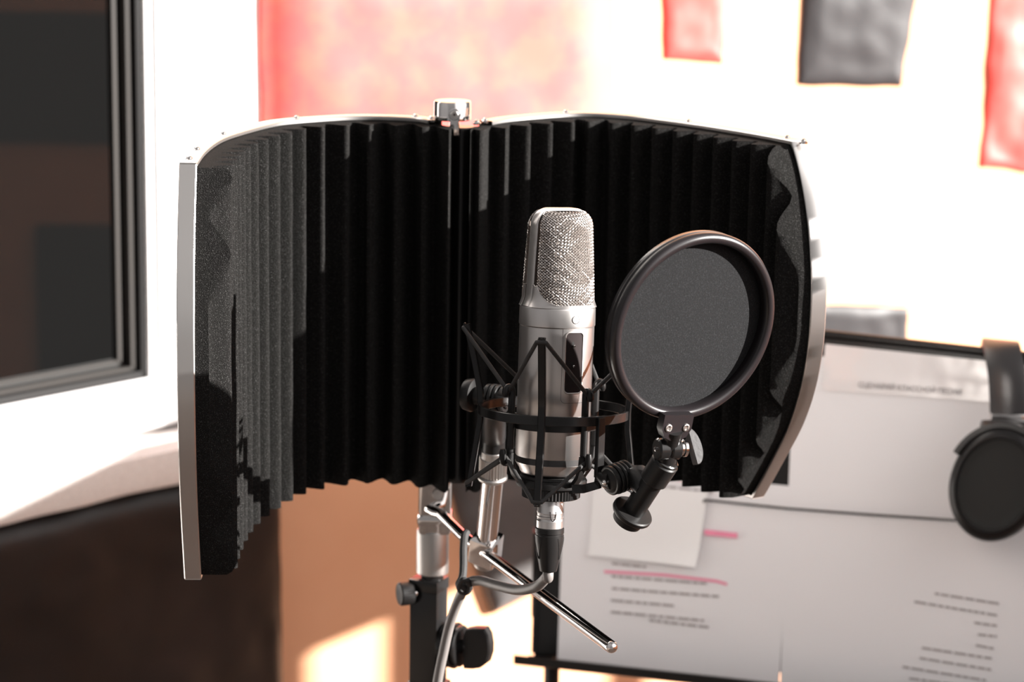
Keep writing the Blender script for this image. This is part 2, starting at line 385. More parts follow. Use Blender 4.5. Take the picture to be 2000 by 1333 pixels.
def wing(curve, s_corner, tab, phase, zlift, rivets, seedk, lab):
    zs, ext = smooth_tab(tab); se = [s_corner+e for e in ext]
    nz = len(zs)
    def zz(z, s): return z + zlift*(s/s_corner)*(ZTOP-z)/(ZTOP-ZBOT)
    D = .013; TH = .0016
    wg = mk('wing_frame', MB().add(*frame_mesh(curve, zs, se, zz, D, TH)), M_steel, shield, smooth=40, label=lab+' steel frame wing')
    # foam
    ds = .00155; ns = int(max(se)/ds)+2
    base = D-.004
    def off(s, z):
        q = (front_len(s)/PITCH_R+phase)*2*pi; w = .5+.5*cos(q); w = w**.85
        return D+.0095+.0165*w + .0005*noise.noise((s*60, z*25, seedk))
    def foam_n(s, n_):
        q = min(1, max(0, (s-.004)/.075)); q = q*q*(3-2*q)
        return (Vector((.26 if curve is cl else -.06, -1, 0))*(1-q)+n_*q).normalized()
    FL = [0.0]; prev = None
    for i in range(0, 401):
        s = .004+i*.0012; p, n_, t = curve.at(s); c_ = p+foam_n(s, n_)*.030
        if prev is not None: FL.append(FL[-1]+(c_-prev).length)
        prev = c_
    def front_len(s):
        x = max(0, min(399.9, (s-.004)/.0012)); i = int(x); return FL[i]+(FL[i+1]-FL[i])*(x-i)
    rows = []
    zf = zs
    for k, z in enumerate(zf):
        r = []
        lim = se[k]-.002
        for i in range(ns):
            s = min(.004+i*ds, lim); p, n_, t = curve.at(s)
            o = off(s, z); n_ = foam_n(s, n_)
            # soft, cut corners at the outer end
            zz_ = zz(z, s)
            zc = zz_ - .003 if k == 0 else (zz_ + .002 if k == nz-1 else zz_)
            r.append(Vector((p.x, p.y, zc)) + n_*o)
        # end cap back to the base
        p, n_, t = curve.at(lim); oe = off(lim, z)
        for q in (.75, .5, .25, 0): r.append(Vector((p.x, p.y, zc)) + n_*(base+(oe-base)*q) + t*0.0)
        rows.append(r)
    mb = MB(); mb.grid(rows)
    # hinge side cap, top cap and bottom cap
    n0 = len(rows[0]); Vn = len(mb.v)
    hp = []
    for k in (0, nz-1):
        z = zf[k]; r1 = rows[k][:ns]; r2 = []
        for i in range(ns):
            s = min(.004+i*ds, se[k]-.002); p, n_, t = curve.at(s); r2.append(Vector((p.x, p.y, r1[i].z)) + foam_n(s, n_)*base)
        mid = [(a*.35+b*.65) for a, b in zip(r2, r1)]
        mb.grid([r1, mid, r2])
    r1 = [r[0] for r in rows]; r2 = []
    p, n_, t = curve.at(.004); n_ = foam_n(.004, n_)
    for r in rows: r2.append(Vector((p.x, p.y, r[0].z))+n_*base)
    mb.grid([r1, r2])
    fm = mk('foam_lining', mb, M_foam, shield, smooth=50, merge=True)
    for s in rivets:
        p, n_, t = curve.at(s); q = Vector((p.x, p.y, zz(ZTOP, s)))+n_*.0058
        mb = MB(); M = Matrix.Translation(q); mb.lathe([(.0036, -.001), (.0036, .0004), (.0031, .0010), (.0024, .0013), (.0022, .0024), (.0013, .0031), (.0001, .0033)], M, 20)
        mk('rivet', mb, M_chrome, wg)
    return wg
def frame_mesh(curve, zs, se, zz, D, TH):
    mb = MB(); nz = len(zs); ns = 90
    def P(s, z, o):
        s = .014+s*(max(se)-.014)/max(se); p, n_, t = curve.at(s); return Vector((p.x, p.y, zz(z, s)))+n_*o
    # back sheet (front and back skins)
    for o in (0, TH):
        mb.grid([[P(se[k]*i/ns, zs[k], o) for i in range(ns+1)] for k in range(nz)])
    # top and bottom rim
    for k, sg in ((0, 1), (nz-1, -1)):
        z = zs[k]; rows = []
        for i in range(ns+1):
            s = se[k]*i/ns
            rows.append([P(s, z+sg*.0002, 0), P(s, z+sg*.0010, .0008), P(s, z+sg*.0010, D-.0008), P(s, z+sg*.0002, D), P(s, z-sg*.0022, D), P(s, z-sg*.0022, D-.0012), P(s, z-sg*.0006, D-.0014), P(s, z-sg*.0006, 0)])
        mb.grid(rows, closed=True); mb.f.append(tuple(len(mb.v)-8+j for j in range(8)))
    # end rim
    rows = []
    for k in range(nz):
        s = se[k]; z = zs[k]
        rows.append([P(s, z, 0), P(s+.0010, z, .0008), P(s+.0010, z, D-.0008), P(s+.0002, z, D), P(s-.0022, z, D), P(s-.0022, z, D-.0012), P(s-.0006, z, D-.0014), P(s-.0006, z, 0)])
    mb.grid(rows, closed=True)
    return mb.v, mb.f
cl = Curve([(-.0560, 2.012), (-.0700, 2.036), (-.091, 2.0480), (-.135, 2.0500), (-.177, 2.0275), (-.208, 1.9955), (-.2325, 1.930), (-.2442, 1.8796), (-.2480, 1.8150), (-.2461, 1.7484), (-.2425, 1.695), (-.235, 1.64)], 1)
cr = Curve([(-.0378, 2.012), (-.022, 2.040), (0.0, 2.065), (.0502, 2.098), (.0989, 2.088), (.1411, 2.0535), (.1892, 2.001), (.2332, 1.9373), (.2475, 1.899), (.2545, 1.858), (.254, 1.81), (.248, 1.77)], -1)
tabL = [(1.241, 0), (1.21, .016), (1.17, .034), (1.13, .046), (1.08, .050), (1.03, .044), (.99, .030), (.95, .012), (.9228, 0)]
tabR = [(1.241, 0), (1.215, .018), (1.18, .040), (1.13, .056), (1.08, .056), (1.04, .044), (1.0, .020), (.965, -.006), (.94, -.022), (.9228, -.034)]
def riv(c, pts): return [c.len_to(atz(a, b+3, ZTOP).xy) for a, b in pts]
wing(cl, cl.len_to((-.2461, 1.7484)), tabL, .45, 0, riv(cl, [(370, 310), (385, 292), (445, 262), (600, 234), (800, 230), (827, 232)]), 0, 'left')
wing(cr, cr.len_to((.2332, 1.9373)), tabR, .35, .012, riv(cr, [(923, 240), (943, 234), (1118, 222), (1325, 239), (1523, 270), (1549, 276)]), 5, 'right')
# hinge spine, cap and screw
hx, hy = -.0455, 2.020
mb = MB(); mb.cyl((hx, hy+.006, .925), (hx, hy+.006, 1.236), .0105, seg=32); mb.box((hx, hy+.016, 1.08), (.040, .006, .31), None, .002)
mk('hinge_spine', mb, M_blackm, shield)
cp = at(884, 215, 2.02)
cap = MB(); M = Matrix.Translation((cp.x, cp.y, 0))
cap.lathe([(.0150, 1.2425), (.0157, 1.2432), (.0157, 1.2575), (.0150, 1.2585), (.001, 1.2588)], M, 56)
capo = mk('hinge_cap', cap, M_chrome, shield)
q = Vector((cp.x+.0022, cp.y-.0157, 1.249))
mb = MB(); mb.box((q.x, q.y+.0005, 1.2420), (.0085, .0035, .022), None, .0016); mb.cyl(q+Vector((0, .0015, 0)), q+Vector((0, -.0022, 0)), .0050)
clip = mk('clip', mb, M_chrome, capo)
mb = MB(); mb.cyl(q+Vector((0, -.0016, 0)), q+Vector((0, -.0032, 0)), .0033); mk('screw', mb, M_knurl, clip)
mb = MB(); mb.cyl(q+Vector((0, -.003, 0)), q+Vector((0, -.0034, 0)), .0013, seg=6); mk('hex_socket', mb, M_dark, clip)
# chrome hinge post below the foam
pc = at(850, 985, 2.035); px_, py_ = pc.x, pc.y
z1 = at(850, 945, 2.03).z; z2 = at(848, 1040, 2.03).z
mb = MB(); mb.box((px_, py_, (1.0+z2)/2-.001), (.0285, .026, 1.0-z2), None, .0035)
post = mk('hinge_post', mb, M_chrome, shield, label='chrome square post below the hinge')
zsn = at(855, 967, 2.02).z; q = Vector((at(855, 967, 2.02).x, py_-.0130, zsn))
mb = MB(); mb.cyl(q, q+Vector((0, -.0018, 0)), .0050); mb.cyl(q+Vector((0, -.0017, 0)), q+Vector((0, -.0024, 0)), .0020, seg=6); mk('screw', mb, M_knurl, post)
zr1 = at(848, 1003, 2.03).z; zr0 = at(848, 1024, 2.03).z
mb = MB(); mb.box((px_, py_, (zr0+zr1)/2), (.0305, .030, (zr1-zr0)), None, .003); mk('clamp_band', mb, M_chrome, post)

# ============================================================ MOUNTING BAR (rod, T clamp, tube)
A = Vector((px_+.0005, py_-.014, .8985)); Bend = atz(905, 1048, .8965); Eend = atz(1194, 1264, .8965)
bar = thing('mounting_bar', A, 'chrome rod reaching forward from the shield post, rounded tip toward the camera', 'mounting bar')
rr = .00475
d_ = (Eend-Bend).normalized()
pts = [A+Vector((-.006, .004, .001)), A+Vector((0, -.004, .001)), A+Vector((.006, -.009, .0))] + [Bend.lerp(Eend, k/30) for k in range(31)]
rad = [rr]*len(pts)
for k in range(1, 8):
    q = k/8*pi/2; pts.append(Eend+d_*rr*sin(q)); rad.append(rr*cos(q))
mk('rod', MB().tube(pts, rad, 32), M_chrome, bar)
tb = atz(949, 1078, .8965)                  # clamp centre on the rod
t0 = at(951, 1050, tb.y); t1 = at(962, 935, tb.y-.03)
ax = (t1-t0).normalized()
mb = MB(); Mx = ax.to_track_quat('Z', 'Y').to_matrix().to_4x4()
yaw = Matrix.Rotation(radians(-32), 4, 'Z')
c0 = t0 - ax*.0125
Mb = Mx @ yaw; Mb.translation = c0
mb.box((0, 0, 0), (.0225, .0215, .0265), Mb, .0022); 
blk = mk('clamp_block', mb, M_chrome, bar)
mb = MB(); mb.cyl(c0-ax*.0125, c0-ax*.0195, .0098, .0088, seg=72, ripple=.00018); mk('clamp_screw', mb, M_knurl, blk)
mb = MB(); mb.cyl(c0+ax*.012, t1+ax*.001, .0089, seg=40); mk('tube', mb, M_chrome, bar)
t2 = at(964, 880, t1.y-.006); axn = (t2-t1).normalized(); L = (t2-t1).length
mb = MB(); mb.cyl(t1-axn*.0005, t1+axn*.0035, .0122, seg=48, bev=.0015); mb.cyl(t1+axn*.0035, t1+axn*(L*.78), .0108, seg=60, ripple=.00045); mb.cyl(t1+axn*(L*.76), t1+axn*(L*1.02), .0104, .0098, seg=48)
mk('locking_nut', mb, M_knurl, bar, label='ribbed silver locking nut')
TUBE_TOP = t2; TUBE_AX = axn

# ============================================================ SHOCK MOUNT + MICROPHONE (common tilted frame, mm -> m)
MC = at(1082, 799, 1.71)
ASM = Matrix.Translation(MC) @ Matrix.Rotation(radians(-6.0), 4, 'X') @ Matrix.Rotation(radians(.9), 4, 'Y') @ Matrix.Scale(.001, 4)
def ap(x, y, z): return ASM @ Vector((x, y, z))
def pol(deg, r, z): q = radians(deg); return Vector((r*sin(q), -r*cos(q), z))   # 0 = toward the camera, + = to the right
def LMB(mb): mb.v = [tuple(ASM @ Vector(p)) for p in mb.v]; return mb
mic = thing('microphone', ap(0, 0, -46), 'silver large-diaphragm studio microphone standing in the black cradle', 'microphone')
YAW = 28
# body
mb = MB(); mb.lathe([(22.5, -47.0), (23.6, -45.6), (24.2, -43.5), (26.9, -39.6), (27.2, -38.8)], seg=96); mk('base_taper', LMB(mb), M_mic, mic)
mb = MB(); mb.lathe([(27.0, -38.8), (27.0, -34.2)], seg=96); mk('dark_band', LMB(mb), M_band, mic)
mb = MB(); mb.lathe([(26.9, -34.2), (27.3, -33.6), (27.3, 61.6), (26.7, 62.0)], seg=96)
body = mk('body', LMB(mb), M_mic, mic)
mb = MB(); mb.lathe([(26.9, 62.0), (27.8, 62.5), (27.9, 63.2), (27.7, 74.8), (27.2, 76.0), (25.2, 76.6), (22, 76.7)], seg=96)
collar = mk('collar', LMB(mb), M_mic, mic)
def surf(deg, z, r): return pol(YAW+deg, r, z)
mb = MB()
q0 = [surf(cos(t/24*2*pi)*2.9/27.9*57.3, 68.6+2.9*sin(t/24*2*pi), 27.95) for t in range(24)]
mb.tube(q0, .22, 6, closed=True); mk('badge', LMB(mb), M_knurl, collar)
mb = MB(); q1 = [surf(cos(t/24*2*pi)*2.6/27.9*57.3, 68.6+2.6*sin(t/24*2*pi), 28.02) for t in range(24)]; mb.v = [tuple(p) for p in q1]; mb.f = [tuple(range(24))]
mk('badge_dot', LMB(mb), M_mic, collar)
# switch plate outline, rim, recess
def rrect(w, h, r, n=8, sy=0):
    out = []
    for cx, cy, a0 in ((w-r, h-r, 0), (-w+r, h-r, 90), (-w+r, -h+r, 180), (w-r, -h+r, 270)):
        for k in range(n+1): a = radians(a0+90*k/n); out.append((cx+r*cos(a), cy+r*sin(a)))
    return out
def rr_pts(w, h, r, zc, rad, n=8):
    o = []
    P = rrect(w, h, r, n); out = []
    for i in range(len(P)):            # densify
        a = P[i]; b = P[(i+1) % len(P)]; L = math.hypot(b[0]-a[0], b[1]-a[1]); k = max(1, int(L/1.5))
        for j in range(k): out.append((a[0]+(b[0]-a[0])*j/k, a[1]+(b[1]-a[1])*j/k))
    return [surf(x/27.3*57.3, zc+y, rad) for x, y in out]
zp = 37.2; wp, hp = 7.3, 22.2
mb = MB(); mb.tube(rr_pts(wp, hp, 3.4, zp, 27.45), .62, 10, closed=True); mk('switch_panel_rim', LMB(mb), M_wire, body, label='bright bevelled rim of the switch recess')
mb = MB(); pr = []
for j in range(41):
    y = -hp+.3+(2*hp-.6)*j/40; ed = min(y+hp, hp-y); w = wp-.2
    if ed < 3.4: w = wp-.2-3.4+sqrt(max(0, 3.4**2-(3.4-ed)**2))
    pr.append([surf((-w+2*w*i/16)/27.3*57.3, zp+y, 27.36) for i in range(17)])
mb.grid(pr); mk('switch_panel', LMB(mb), M_dark, body, label='recessed switch panel, rim shade put into its dark brown')
for zt_ in (zp+13.0, zp-1.6):
    mb = MB(); c = surf(-3, zt_+.5, 27.42); t_ = surf(87, 0, 1)
    mb2 = [surf(-3+x/27.3*57.3, zt_+y, 27.42) for x, y in rrect(.95, 2.6, .6, 3)]
    mb.v = [tuple(p) for p in mb2]; mb.f = [tuple(range(len(mb2)))]
    slot = mk('switch_slot', LMB(mb), M_gasket, body)
    mb = MB(); o_ = surf(-3, zt_-.6, 27.0); d2 = surf(4, 0, 1); mb.tube([o_, o_+d2*2.4, o_+d2*2.9], [.7, .9, .5], 12); mk('toggle', LMB(mb), M_chrome, slot)
# seams
mb = MB(); ln = [surf(-19.5, 61.8-k*2.2, 27.31) for k in range(24)]
for k in range(1, 9): a = radians(90*k/8); ln.append(surf(-19.5+(3.2-3.2*cos(a))/27.3*57.3, 61.8-23*2.2-3.2*sin(a), 27.31))
for k in range(1, 22): ln.append(surf(-19.5+(3.2+k*.8)/27.3*57.3, 61.8-23*2.2-3.2, 27.31))
mb.tube(ln, .12, 5); mk('cover_seam', LMB(mb), M_dark, body)
# head
H0, H1 = 76.6, 147.5
def headW(z):
    t = (z-H0)/(H1-H0); w = 24.9-3.2*t
    if z < H0+9: k = (H0+9-z)/9; w += 2.3*k*k
    rc = 12.5; top = H1-z
    if top < rc: w = w-rc+sqrt(max(0, rc*rc-(rc-top)**2))
    return max(w, .01)
def headD(z):
    t = max(0, (z-H0)/(H1-H0)); d = 25.6-6.5*t**1.3
    rc = 15; top = H1-z
    if top < rc: d = d-(d-5.6)*(1-sqrt(max(0, 1-((rc-top)/rc)**2)))
    return d
YM = Matrix.Rotation(radians(YAW), 4, 'Z')
def hp_(x, y, z): return ASM @ (YM @ Vector((x, y, z)))
BAND = 4.8
# frame: shell of the band |y|<BAND between outline and inner lip, plus the lower skirts
mb = MB(); nzh = 70
zsH = [H0+(H1-H0)*(1-(1-k/nzh)**1.7) for k in range(nzh+1)]
outline = [(-headW(z), z) for z in zsH]+[(headW(z), z) for z in reversed(zsH[:-1])]
# extra top points
top_w = headW(H1-.01); 
outline = [(-headW(z), z) for z in zsH[:-1]]+[(-9.2+18.4*k/10, H1) for k in range(11)]+[(headW(z), z) for z in reversed(zsH[:-1])]
rows = []
for x, z in outline:
    s_ = 1 if x > 0 else -1
    d_in = 2.2
    cx = x*(1-d_in/26); cz = z-(d_in*max(0, (z-(H1-13))/13))
    yb = BAND
    rows.append([(x, -yb+.8, z), (x*.985, -yb, z-.2*(z > H1-13)), (cx*.97, -yb, cz), (cx*.97, yb, cz), (x*.985, yb, z-.2*(z > H1-13)), (x, yb-.8, z)])
mb.grid(rows, closed=True)
# lower skirt: solid wall below the rounded opening corners, front and back
def head_pt(x, z, side):     # point on the domed head surface, x in plane
    w = headW(z); u = max(-1, min(1, x/w)); D = headD(z)
    y = BAND + (D-BAND)*(max(0, 1-abs(u)**2.3))**.55
    return Vector((x, -side*y, z))
def open_z(x, z):            # lower limit of the opening at lateral x
    w = headW(H0+6)-1.2; rc = 13
    ax_ = abs(x)
    if ax_ > w-rc: return H0+1.6+rc-sqrt(max(0, rc*rc-(ax_-(w-rc))**2))
    return H0+1.6
for side in (1, -1):
    rows = []
    for i in range(61):
        u = -cos(pi*i/60); r = []
        x0 = u*headW(H0+6); zo = open_z(x0, 0)
        for j in range(13):
            z = H0-.3+(zo-H0+.3)*j/12; r.append(head_pt(u*headW(z), z, side)+Vector((0, -side*.35, 0)))
        rows.append(r)
    mb.grid(rows)
mb.v = [tuple(YM @ Vector(p)) for p in mb.v]
head = mk('head_frame', LMB(mb), M_mic, mic, smooth=50)
# bright lip along the opening
mb = MB()
for side in (1, -1):
    lip = []
    for i in range(121):
        u = -cos(pi*i/120)*.985; x0 = u*headW(H0+6); z = open_z(x0, 0); lip.append(head_pt(u*headW(z), z, side)+Vector((0, -side*.3, 0)))
    zt2 = [lip[-1].z+(H1-2.2-lip[-1].z)*k/50 for k in range(1, 51)]
    rt = [Vector((headW(z)*.965, -side*(BAND+.3), z-.0)) for z in zt2]
    zend = zt2[-1]; wt = headW(zend)*.965
    tp = [Vector((wt-2*wt*k/16, -side*(BAND+.3), zend+.5*sin(pi*k/16))) for k in range(1, 16)]
    lf = [Vector((-p.x, p.y, p.z)) for p in reversed(rt)]
    mb.tube([YM @ p for p in lip+rt+tp+lf], .42, 8, closed=True)
mk('opening_lip', LMB(mb), M_mic, head)
# inner fine mesh shell
mb = MB()
for side in (1, -1):
    rows = []
    for j in range(61):
        z = H0+(H1-2.4-H0)*j/60; w = headW(z)*.95
        rows.append([YM @ (head_pt(w*(-cos(pi*i/48)), z, side)+Vector((0, side*1.1, 0))) for i in range(49)])
    mb.grid(rows)
mk('inner_mesh', LMB(mb), M_inner, head)
# woven wires, real geometry: two families of diagonals in (arc, height)
def arc_table(z, side):
    w = headW(z)*.962; P = [head_pt(-w*cos(pi*i/64), z, side) for i in range(65)]; c = [0]
    for i in range(1, 65): c.append(c[-1]+(P[i]-P[i-1]).length)
    return P, c
tabs = {}
def arc_pt(a, z, side):      # a = signed arc distance from the front centre line
    k = (int(round(z*2)), side)
    if k not in tabs: tabs[k] = arc_table(k[0]/2, side)
    P, c = tabs[k]; x = a+c[-1]/2
    if x < 0 or x > c[-1]: return None
    lo, hi = 0, 64
    while hi-lo > 1:
        md = (lo+hi)//2
        if c[md] <= x: lo = md
        else: hi = md
    xx = P[lo].lerp(P[hi], (x-c[lo])/(c[hi]-c[lo])).x
    if z < open_z(xx/headW(z)*headW(H0+6), 0): return None
    w = headW(z)*.962
    return head_pt(max(-w, min(w, xx)), z, side)
pit = 1.62
for side in (1, -1):
    mb = MB()
    for fam in (1, -1):
        th = radians(38)*fam
        dx, dz = cos(th), sin(th); nx, nz_ = -sin(th), cos(th)
        for k in range(-46, 47):
            o_ = k*pit; run = []; st = .5 if side == 1 else 1.2
            nst = int(130/st)
            for i in range(-nst//2, nst//2+1):
                s = i*st; a = nx*o_+dx*s; z = 112+nz_*o_+dz*s
                p = arc_pt(a, z, side) if H0 < z < H1-2.0 else None
                if p is None:
                    if len(run) > 2: mb.tube(run, .30, 4, caps=False)
                    run = []; continue
                wv = .30*cos(pi*(s/(pit/sin(radians(76)))) + pi*k)*fam
                u = p.x/headW(z); nrm = Vector((p.x*.8, p.y, 0)).normalized()
                run.append(YM @ (p+nrm*(wv+.15)))
            if len(run) > 2: mb.tube(run, .30, 4, caps=False)
    mk('grille', LMB(mb), M_wire, head, smooth=80)

# ---- shock mount
sm = thing('shock_mount', ap(0, 0, -62), 'black metal microphone shock mount with splayed bars and elastic cords', 'shock mount')
mb = MB(); n = 96; ring = [pol(360*k/n, 54, -1.5) for k in range(n)]
mb.sweep(ring, 3.4, 1.5, [Vector((0, 0, 1))]*n, closed=True); ringo = mk('outer_ring', LMB(mb), M_blackm, sm)
bars = [-10, -100, 80, 170]; hooks = [35, -55, 125, -145]
for b in bars:
    q = radians(b); tan = Vector((cos(q), sin(q), 0))
    key = [(67, 59), (60.5, 34), (55.2, 10), (54.6, 0), (54.9, -12), (58, -36), (61.5, -61)]
    P = [pol(b, r, z) for r, z in key]; dens = []
    for i in range(len(P)-1):
        for k in range(4): dens.append(P[i].lerp(P[i+1], k/4))
    dens.append(P[-1])
    mb = MB(); mb.sweep(dens, 2.7, 2.1, [tan]*len(dens)); bo = mk('splayed_bar', LMB(mb), M_blackm, sm)
    mb = MB()
    for r, z, s_ in ((67.3, 58, 1), (61.8, -60, -1)):
        mb = MB(); c = pol(b, r+1.4, z); mb.tube([c-tan*1.4-Vector((0, 0, s_*3)), c-tan*1.4+Vector((0, 0, s_*1.6)), c+tan*1.4+Vector((0, 0, s_*1.6)), c+tan*1.4-Vector((0, 0, s_*3))], .8, 8)
        mk('cord_anchor', LMB(mb), M_blackp, bo)
# inner cradle
mb = MB(); n = 72; mb.sweep([pol(360*k/n, 33.5, -9.5) for k in range(n)], 3.0, 1.4, [Vector((0, 0, 1))]*n, closed=True); cr_o = mk('inner_ring', LMB(mb), M_blackp, sm)
for h in hooks:
    P = []
    for k in range(9):
        a = pi*k/8; P.append(pol(h, 38+2.9-2.9*cos(a), 15.0+3.2*sin(a)))
    P = [pol(h, 38, 15-2*k) for k in range(23, 0, -1)]+P+[pol(h, 43.8, 13.0), pol(h, 44.0, 11.0)]
    R = [2.6]*len(P); R[-1] = 1.5
    mb = MB(); mb.tube(P, R, 12)
    P = [pol(h, 38, -29), pol(h, 38, -33)]+[pol(h, 38+3.2-3.2*cos(pi*k/8), -34-3.4*sin(pi*k/8)) for k in range(9)]+[pol(h, 44.4, -30), pol(h, 44.6, -27)]
    R = [2.6]*len(P); R[-1] = 1.8; mb.tube(P, R, 12)
    # lower arm running in to the base ring
    P = [pol(h, 37.5, -30), pol(h, 36.5, -38), pol(h, 33.5, -46), pol(h, 28, -52), pol(h, 23, -54)]
    Pd = [P[i].lerp(P[i+1], k/3) for i in range(4) for k in range(3)]+[P[-1]]
    mb.sweep(Pd, 2.6, 1.6, [Vector((cos(radians(h)), sin(radians(h)), 0))]*len(Pd))
    mk('hook_post', LMB(mb), M_blackp, cr_o)
mb = MB(); mb.lathe([(14, -52.2), (22.5, -50.5), (25.5, -50.8), (26.2, -52.2), (25.8, -56.5), (22, -57.5), (12, -57.6)], seg=72); mk('base_ring', LMB(mb), M_blackp, sm)
mb = MB(); mb.lathe([(11, -50.0), (20.5, -48.6), (23.0, -48.8), (23.2, -50.9), (12, -51.5)], seg=64); mk('rubber_washer', LMB(mb), M_cord, sm)
mb = MB(); mb.lathe([(20.2, -57.2), (21.2, -57.8), (21.2, -57.9), (21.0, -65.0), (21.0, -65.1), (20.2, -65.7), (11, -65.8)], seg=110, ripple=(-65.05, -57.85, .45)); mk('knurled_nut', LMB(mb), M_blackp, sm)
# elastic cords
for top in (1, 0):
    P = []
    order = [(-10, 35), (80, 125), (170, -145), (-100, -55)]
    seq = []
    for b, h in order: seq += [('b', b), ('h', h)]
    for ty, a in seq:
        if ty == 'b':
            r, z = (69.4, 56.5) if top else (63.5, -58.5)
            q = radians(a); tan = Vector((cos(q), sin(q), 0)); c = pol(a, r-.5, z)
            P += [c-tan*3.1, c+tan*3.1]
        else:
            P += [pol(a, 41.2, 14.6) if top else pol(a, 41.4, -33.2)]
    D = []
    for i in range(len(P)):
        a, b2 = P[i], P[(i+1) % len(P)]
        for k in range(10): D.append(a.lerp(b2, k/10))
    mb = MB(); mb.tube(D, 1.55, 10, closed=True); mk('elastic_cord', LMB(mb), M_cord, sm)
# right bracket with swivel discs for the pop filter
mb = MB(); tg = Vector((cos(radians(36)), sin(radians(36)), 0))
P = [pol(36, 55.8, z) for z in (1, -10, -22, -34, -42)]; mb.sweep(P, 3.2, 2.0, [tg]*5)
P = [pol(36, 55.5, -40), pol(37, 54, -48), pol(30, 46, -51.5), pol(26, 36, -53.5)]; mb.sweep(P, 3.2, 2.0, [Vector((0, 0, 1))]*4)
br = mk('bracket_arm', LMB(mb), M_blackm, sm)
# swivel: axis runs right and away from the camera
sc_ = at(1196, 938, 1.652); sax = Vector((.80, .58, .13)).normalized()
mb = MB()
ring_c = ap(*pol(37, 56, -40)); mb.tube([ring_c, ring_c.lerp(sc_, .5)+Vector((0, 0, -.002)), sc_+sax*.001], [.0042, .006, .0085], 16)
for k, (o_, r_, t_) in enumerate(((-.003, .0108, .0035), (.0012, .0112, .0030), (.0048, .0112, .0026), (.0080, .0110, .0026), (.0112, .0112, .0030))):
    mb.cyl(sc_+sax*o_, sc_+sax*(o_+t_), r_, seg=44, bev=.0008)
mb.cyl(sc_-sax*.002, sc_+sax*.014, .0085, seg=32)
mb.lathe([(.0095, -.002), (.0088, 0), (.006, .0016), (.001, .0020)], Matrix.Translation(sc_-sax*.003) @ (-sax).to_track_quat('Z', 'Y').to_matrix().to_4x4(), 32)
sw = mk('swivel_joint', mb, M_blackp, sm)
mb = MB(); mb.lathe([(.0022, 0), (.0022, .0030), (.0012, .0040), (.0002, .0042)], Matrix.Translation(sc_-sax*.0045) @ (-sax).to_track_quat('Z', 'Y').to_matrix().to_4x4(), 20); mk('pin', mb, M_chrome, sw)
# rear-left swivel to the stand tube
sl = at(966, 778, 1.80); sa = Vector((-.85, .40, .0)).normalized()
mb = MB()
for o_, r_, t_ in ((-.010, .0105, .004), (-.005, .0110, .0035), (-.001, .0110, .0035), (.003, .0105, .004)): mb.cyl(sl+sa*o_, sl+sa*(o_+t_), r_, seg=36, bev=.0008)
mb.cyl(sl-sa*.012, sl+sa*.018, .007)
mb.tube([sl+sa*.0, sl.lerp(TUBE_TOP, .4), TUBE_TOP+TUBE_AX*.012], [.008, .0095, .0095], 20)
mb.cyl(TUBE_TOP-TUBE_AX*.002, TUBE_TOP+TUBE_AX*.022, .0092, seg=32, bev=.001)
rb = ap(*pol(-150, 54, -2)); mb.tube([rb, rb.lerp(sl, .6), sl-sa*.004], [.004, .005, .008], 12)
ls = mk('rear_swivel', mb, M_blackp, sm)
mb = MB(); kc = sl+sa*.0175; mb.lathe([(.006, -.002), (.0125, 0), (.0130, .002), (.0120, .007), (.008, .0085), (.001, .0088)], Matrix.Translation(kc) @ sa.to_track_quat('Z', 'Y').to_matrix().to_4x4(), 36); mk('thumb_knob', mb, M_blackp, ls)

# ============================================================ MICROPHONE CABLE
cb0 = ap(0, 0, -60); cax = (ap(0, 0, -70)-ap(0, 0, -60)).normalized()
Mc = Matrix.Translation(cb0) @ cax.to_track_quat('Z', 'Y').to_matrix().to_4x4() @ Matrix.Scale(.001, 4)
# connector axis follows the mic axis, slightly left
cab = thing('microphone_cable', tuple(ap(0, 0, -84)), 'grey rubber microphone cable with silver plug hanging below the microphone', 'cable')
mb = MB(); mb.lathe([(9.2, 2), (9.6, 3), (9.6, 15.5), (9.85, 16), (9.85, 17), (9.5, 17.4), (9.5, 19), (9.85, 19.4), (9.85, 20.4), (9.5, 20.8), (9.6, 22.4), (9.9, 22.8), (9.9, 28.0), (9.4, 28.4)], Mc, 56)
shell = mk('connector_shell', mb, M_mic, cab)
mb = MB(); hd = [pol(12+d*cos(t), 9.75, -64-11+d2) for t, d, d2 in [(pi*k/12, 13, -7*sin(pi*k/12)) for k in range(13)]]; mb.tube(hd, .35, 6); mk('latch_mark', LMB(mb), M_dark, shell)
mb = MB(); mb.lathe([(10.2, 28.2), (10.7, 28.8), (10.7, 32), (10.3, 32.4), (10.3, 33.4), (10.7, 33.8), (10.6, 38), (9.4, 46), (8.0, 53), (6.6, 60), (6.2, 61), (4.2, 61.2)], Mc, 56)
boot = mk('strain_relief', mb, M_blackp, cab)
mb = MB()
for a in (20, 140, 260):
    P = []
    for k in range(7):
        z = 34+k*2.6; P.append((k, z))
    for s_ in (-1, 1):
        P = [Vector((10.4*cos(radians(a+s_*(26-3.2*k))), 10.4*sin(radians(a+s_*(26-3.2*k))), 35+2.3*k)) for k in range(8)]
        P = [Vector((p.x*(1-.0145*max(0, p.z-38)), p.y*(1-.0145*max(0, p.z-38)), p.z)) for p in P]
        mb.tube(P, .5, 6, M=Mc)
mk('boot_rib', mb, M_blackp, boot)
ce = Mc @ Vector((0, 0, 60))
